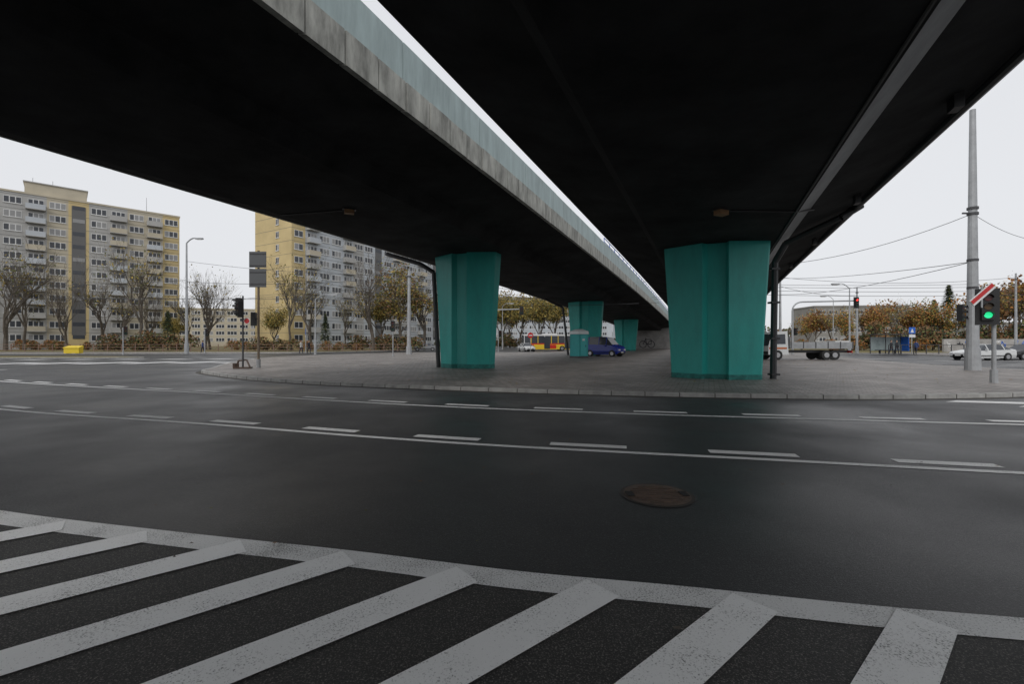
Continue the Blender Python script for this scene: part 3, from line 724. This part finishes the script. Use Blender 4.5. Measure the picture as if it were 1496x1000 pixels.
# ---------------------------------------------------------------- vehicles
SED=[(0,.38,.5,.6,.64,.72),(.03,.25,.5,.70,.76,.78),(.26,.2,.5,.86,.94,.74),(.41,.2,.5,.9,1.40,.58),(.57,.2,.5,.92,1.45,.6),(.74,.2,.5,.94,1.40,.58),(.88,.22,.5,.95,1.04,.7),(.98,.26,.5,.88,.97,.72),(1,.4,.55,.75,.8,.68)]
MPV=[(0,.38,.5,.7,.74,.72),(.03,.25,.5,.85,.9,.78),(.18,.2,.5,1.0,1.1,.74),(.34,.2,.5,1.05,1.72,.64),(.55,.2,.5,1.08,1.82,.66),(.85,.2,.5,1.1,1.80,.64),(.95,.22,.5,1.1,1.68,.62),(.99,.28,.5,1.05,1.15,.7),(1,.4,.55,.8,.85,.68)]
def car(name,x,y,rz,paint,L=4.5,W=1.75,tab=SED,z=.004,hs=1):
    b=MB(); w=W/2; S=[]
    for (t,zb,zm,zt,zr,wr) in tab:
        X=(t-.5)*L; k=w*(.9 if t in(0,1) else 1.0); wr_=wr*W/1.75
        S.append([(X,-k*.93,zb*hs),(X,-k,zm*hs),(X,-k*.97,zt*hs),(X,-wr_,zr*hs),(X,wr_,zr*hs),(X,k*.97,zt*hs),(X,k,zm*hs),(X,k*.93,zb*hs)])
    def cab(i): return tab[i][4]-tab[i][3]>.25
    for i in range(len(S)-1):
        for j in range(8):
            m=paint
            if j in(2,4) and (cab(i) or cab(i+1)): m=M_glass
            if j==3 and (cab(i)!=cab(i+1)): m=M_glass
            if j==7: m=M_blk
            b.face([S[i][j],S[i][(j+1)%8],S[i+1][(j+1)%8],S[i+1][j]],m)
    b.face(S[0],paint); b.face(S[-1][::-1],paint)
    for i in range(len(S)):
        if cab(i):
            for s in(2,4):
                p=Vector(S[i][s]);q=Vector(S[i][s+1]); b.cyl(p,q,.045,.045,paint,5)
    for xt in(.17,.80):
        for s in(-1,1):
            X=(xt-.5)*L; b.cyl((X,s*(w-.16),.33),(X,s*(w+.015),.33),.36,.36,M_blk,18); b.cyl((X,s*(w-.1),.32),(X,s*(w+.03),.32),.31,.31,M_tyre,18); b.cyl((X,s*(w+.02),.32),(X,s*(w+.04),.32),.19,.19,M_hub,12)
    for s in(-1,1):
        b.box((-L/2+.03,s*.6,.62*hs),(.12,.36,.14),M_hl); b.box((L/2-.02,s*.62,.75*hs),(.1,.28,.16),M_tl); b.box((-L*.14,s*(w+.08),.98*hs),(.12,.18,.13),paint)
        b.box((0,s*(w+.004),.42),(L*.5,.02,.05),M_blk)
    b.box((-L/2,0,.45),(.06,.9,.14),M_blk); b.box((-L/2-.03,0,.45),(.02,.5,.11),M_wp); b.box((L/2+.01,0,.6),(.02,.5,.11),M_wp)
    return b.build(name,(x,y,z),rz)
M_cw=mat("car_white",(.62,.63,.63),.25); M_cb=mat("car_black",(.015,.015,.017),.2); M_cs=mat("car_silver",(.3,.31,.32),.3,metal=.5)
q=car("parked_car",9.9,48.8,2.45,M_blue,4.1,1.8,MPV,.124,1.15)
car("white_car",42.9,41.5,.05,M_cw,4.7); car("black_car",48.6,43,.1,M_cb,4.5); car("white_car",55,47,.1,M_cw,4.4)
car("white_car",2.5,79,1.9,M_cw,4.3); car("silver_car",-16,84,0.2,M_cs,4.3)
b=MB(); Mby=mat("bus_yellow",(.80,.55,.04),.35); Mbr=mat("bus_red",(.6,.03,.02),.35)
b.box((0,0,.75),(9,2.5,.9),Mby); b.box((0,0,.32),(8.8,2.4,.2),M_blk); b.box((0,0,1.3),(9.004,2.504,.2),Mbr); b.box((0,0,2.1),(8.96,2.46,1.4),M_glass); b.box((0,0,2.9),(9,2.5,.28),M_wp); b.box((.5,0,3.1),(2.5,1.6,.2),M_wp)
for X in (-3.2,.9): b.box((X,-1.255,.8),(1.2,.01,.7),Mbr)
for k in range(8): 
    for s in(-1,1): b.box((-4.4+k*1.25,s*1.235,2.1),(.12,.04,1.4),Mby if k%3 else M_wp)
for s in(-1,1): b.box((s*4.49,0,2.1),(.04,.1,1.4),M_blk); b.box((s*4.51,0,2.75),(.03,1.6,.28),M_blk); b.box((s*4.51,.85,.7),(.03,.3,.2),M_hl); b.box((s*4.51,-.85,.7),(.03,.3,.2),M_hl)
for X in(-2.9,2.6):
    for s in(-1,1): b.cyl((X,s*1.0,.48),(X,s*1.27,.48),.48,.48,M_tyre,18); b.cyl((X,s*1.26,.48),(X,s*1.29,.48),.27,.27,M_hub,12)
for X in(-3.8,-.2,3.6): b.box((X,-1.27,1.5),(1.1,.02,2.2),M_glass)
b.build("city_bus",(6.4,84,.004),.15,bevel=.05)
b=MB(); Mtg=mat("truck_bed_grey",(.30,.31,.32),.6,.2,2); Mor=mat("truck_orange",(.45,.12,.03),.5)
prof_=[(-3.5,.45),(-3.5,1.2),(-3.25,2.2),(-3.1,2.4),(-1.9,2.45),(-1.8,.45)]
for s in(-1,1): b.face([(x,s*1.0,z) for x,z in prof_],M_cw)
for i in range(len(prof_)):
    p,q_=prof_[i],prof_[(i+1)%len(prof_)]; b.face([(p[0],-1,p[1]),(q_[0],-1,q_[1]),(q_[0],1,q_[1]),(p[0],1,p[1])],M_glass if i==1 else M_cw)
for s in(-1,1): b.face([(-3.2,s*1.01,1.35),(-3.0,s*1.01,2.15),(-2.1,s*1.01,2.2),(-2.05,s*1.01,1.35)],M_glass); b.box((-2.7,s*1.01,1.0),(1.5,.02,.15),Mor)
b.box((.9,0,.72),(5.6,.8,.22),M_darkst); b.box((.95,0,1.02),(5.3,2.2,.12),Mtg)
for s in(-1,1):
    b.box((.95,s*1.08,1.3),(5.3,.05,.45),Mtg)
    for k in range(6): b.box((-1.65+k*1.04,s*1.12,1.28),(.08,.04,.55),M_darkst)
b.box((-1.7,0,1.5),(.06,2.2,.9),Mtg); b.box((3.6,0,1.3),(.05,2.2,.45),Mtg); b.box((2.9,0,1.4),(1.2,1.6,.45),M_frame); b.box((-.4,.1,1.35),(1.4,1.2,.35),Mor)
for X in(-2.75,1.4,2.1):
    for s in(-1,1): b.cyl((X,s*.75,.42),(X,s*1.05,.42),.42,.42,M_tyre,18); b.cyl((X,s*1.04,.42),(X,s*1.07,.42),.22,.22,M_hub,12)
b.box((-3.52,0,.6),(.08,1.9,.25),M_blk); b.box((3.62,0,.7),(.06,1.9,.2),M_red)
b.build("flatbed_truck",(25.2,39.5,.124),.0,bevel=.02)
b=MB()
for X in(-2,0,2):
    b.box((X,.7,1.25),(.08,.08,2.5),M_darkst)
b.box((0,.1,2.52),(4.4,1.7,.1),M_darkst); b.box((0,.72,1.3),(3.9,.02,1.8),mat("shelter_glass",(.25,.3,.3),.1)); b.box((0,.4,.5),(3,.35,.06),M_darkst); b.box((-1,.4,.25),(.06,.3,.5),M_darkst); b.box((1,.4,.25),(.06,.3,.5),M_darkst); b.box((2.02,.1,1.3),(.1,1.2,1.9),M_bsign)
b.build("bus_shelter",(49,59,.11),.0)
b=MB(); b.box((0,0,1.0),(26,.3,2.0),M_abut)
rg=random.Random(3)
for k in range(18):
    x0=-12+k*1.3; pts=[(x0+rg.uniform(-.6,.6),-.17,rg.uniform(.4,1.8)) for _ in range(5)]; b.tube(pts,.06,rg.choice([M_graf,M_bsign,M_wp]),4)
b.build("graffiti_wall",(78,68,.1),-.05)

# ---------------------------------------------------------------- people
def person(x,y,rz,top,legs,z=.12,h=1.75,stride=.22):
    skin=mat("skin",(.45,.28,.2),.6); hair=mat("hair_brown",(.04,.025,.015),.8)
    V=[(0,0,.95),(0,0,1.15),(0,.0,1.38),(0,0,1.50),(0,.01,1.58), (.09,0,.92),(.11,-stride*.55,.5),(.11,-stride*.6,.08),(.11,-stride*.6-.16,.04),
       (-.09,0,.92),(-.11,stride*.3,.5),(-.11,stride,.1),(-.11,stride-.13,.03),
       (.17,0,1.40),(.23,.08,1.13),(.22,-.04,.9),(.22,-.07,.80),(-.17,0,1.40),(-.23,-.06,1.13),(-.22,-.16,.92),(-.22,-.19,.83)]
    E=[(0,1),(1,2),(2,3),(3,4),(0,5),(5,6),(6,7),(7,8),(0,9),(9,10),(10,11),(11,12),(2,13),(13,14),(14,15),(15,16),(2,17),(17,18),(18,19),(19,20)]
    Rr=[.15,.15,.17,.065,.055,.10,.075,.05,.04,.10,.075,.05,.04,.075,.055,.042,.035,.075,.055,.042,.035]
    me=bpy.data.meshes.new("p"); me.from_pydata(V,E,[]); o=bpy.data.objects.new("p",me); scene.collection.objects.link(o)
    sk=o.modifiers.new("s",'SKIN')
    for i,r in enumerate(Rr): me.skin_vertices[0].data[i].radius=(r,r*(.75 if i<3 else 1))
    me.skin_vertices[0].data[0].use_root=True
    ss=o.modifiers.new("ss",'SUBSURF'); ss.levels=1; ss.render_levels=1
    dg=bpy.context.evaluated_depsgraph_get(); ev=o.evaluated_get(dg); m2=ev.to_mesh()
    b=MB()
    for p in m2.polygons:
        c=p.center; mt=top if c.z>.84 else legs
        if c.z<.1: mt=M_blk
        if c.z>1.5 : mt=skin
        if abs(c.x)>.18 and c.z<.88 and c.z>.7: mt=skin
        b.face([m2.vertices[v].co[:] for v in p.vertices],mt)
    ev.to_mesh_clear(); bpy.data.objects.remove(o)
    b.sphere((0,0,1.67),.1,skin,12,8,(.85,1,1.2)); b.sphere((0,.025,1.70),.105,hair,12,8,(.9,1,1.1)); b.sphere((0,-.105,1.66),.018,skin,6,4,(1,1,1.4))
    for s in(-1,1): b.sphere((s*.088,0,1.66),.022,skin,6,4,(.5,1,1.3)); b.sphere((s*.035,-.092,1.685),.01,M_blk,6,4)
    b.box((0,-.097,1.61),(.04,.01,.008),M_red)
    q=b.build("pedestrian",(x,y,z),rz,smooth=True); q.scale=(h/1.78,)*3; return q
M_j1=mat("jacket_black",(.02,.02,.025),.8);M_j2=mat("jacket_pale",(.5,.48,.45),.8);M_j3=mat("jacket_blue",(.04,.07,.2),.8);M_tr=mat("trousers_dark",(.03,.03,.045),.8)
person(-27.8,60,1.3,M_j2,M_tr); person(-27,60.5,1.2,M_j1,M_tr); person(-43.5,64,-1.4,M_j3,M_tr)
person(47.5,57,.3,M_j1,M_tr,.11); person(51.5,58,1.8,M_j3,M_tr,.11); person(49.2,58.2,0,M_j1,M_tr,.11)

# fallen leaves
rl=random.Random(8); b=MB()
for i in range(700):
    x=rl.uniform(-12,24);y=rl.uniform(14.5,34)
    if y<15.5+max(0,-x)*.45+.8: continue
    a=rl.uniform(0,6.28);s=rl.uniform(.03,.06)
    b.face([(x+s*math.cos(a+k*1.57),y+s*math.sin(a+k*1.57),.127+rl.uniform(0,.02)) for k in range(4)],rl.choice([M_lB,M_lY,M_lB]))
for i in range(60):
    x=rl.uniform(-6,7);y=rl.uniform(2.2,9); a=rl.uniform(0,6.28);s=rl.uniform(.012,.03)
    b.face([(x+s*math.cos(a+k*1.57),y+s*.7*math.sin(a+k*1.57),.019+rl.uniform(0,.01)) for k in range(4)],rl.choice([M_lB,M_lG,M_bark]))
b.build("fallen_leaves")

# ---------------------------------------------------------------- light, world, camera
w=bpy.data.worlds.new("World"); scene.world=w; w.use_nodes=True; nt=w.node_tree;N=nt.nodes;L=nt.links
bg=N["Background"]; sky=N.new("ShaderNodeTexSky"); sky.sky_type='NISHITA'; sky.sun_disc=False; sky.sun_elevation=R(40); sky.sun_rotation=R(200); sky.dust_density=4; sky.air_density=1
hs=N.new("ShaderNodeHueSaturation"); hs.inputs["Saturation"].default_value=.25; L.new(sky.outputs[0],hs.inputs["Color"])
mx=N.new("ShaderNodeMix"); mx.data_type='RGBA'; mx.inputs["Factor"].default_value=.8; L.new(hs.outputs[0],mx.inputs["A"]); mx.inputs["B"].default_value=(8.9,9.05,9.4,1)
L.new(mx.outputs["Result"],bg.inputs["Color"]); bg.inputs["Strength"].default_value=.1
s=bpy.data.lights.new("sun",'SUN'); s.energy=.9; s.angle=R(25); s.color=(1,.97,.93)
so=bpy.data.objects.new("sun",s); scene.collection.objects.link(so)
az=R(200); el=R(40); dirv=Vector((math.sin(az)*math.cos(el),math.cos(az)*math.cos(el),math.sin(el)))
so.rotation_euler=dirv.to_track_quat('Z','Y').to_euler()
cam=bpy.data.cameras.new("camera"); cam.lens=16; cam.sensor_width=36; cam.clip_end=3000; cam.clip_start=.05
co=bpy.data.objects.new("camera",cam); scene.collection.objects.link(co); co.location=(0,0,1.654); co.rotation_euler=(R(90),0,0)
scene.camera=co
scene.view_settings.view_transform='Standard'; scene.view_settings.look='None'; scene.view_settings.exposure=0
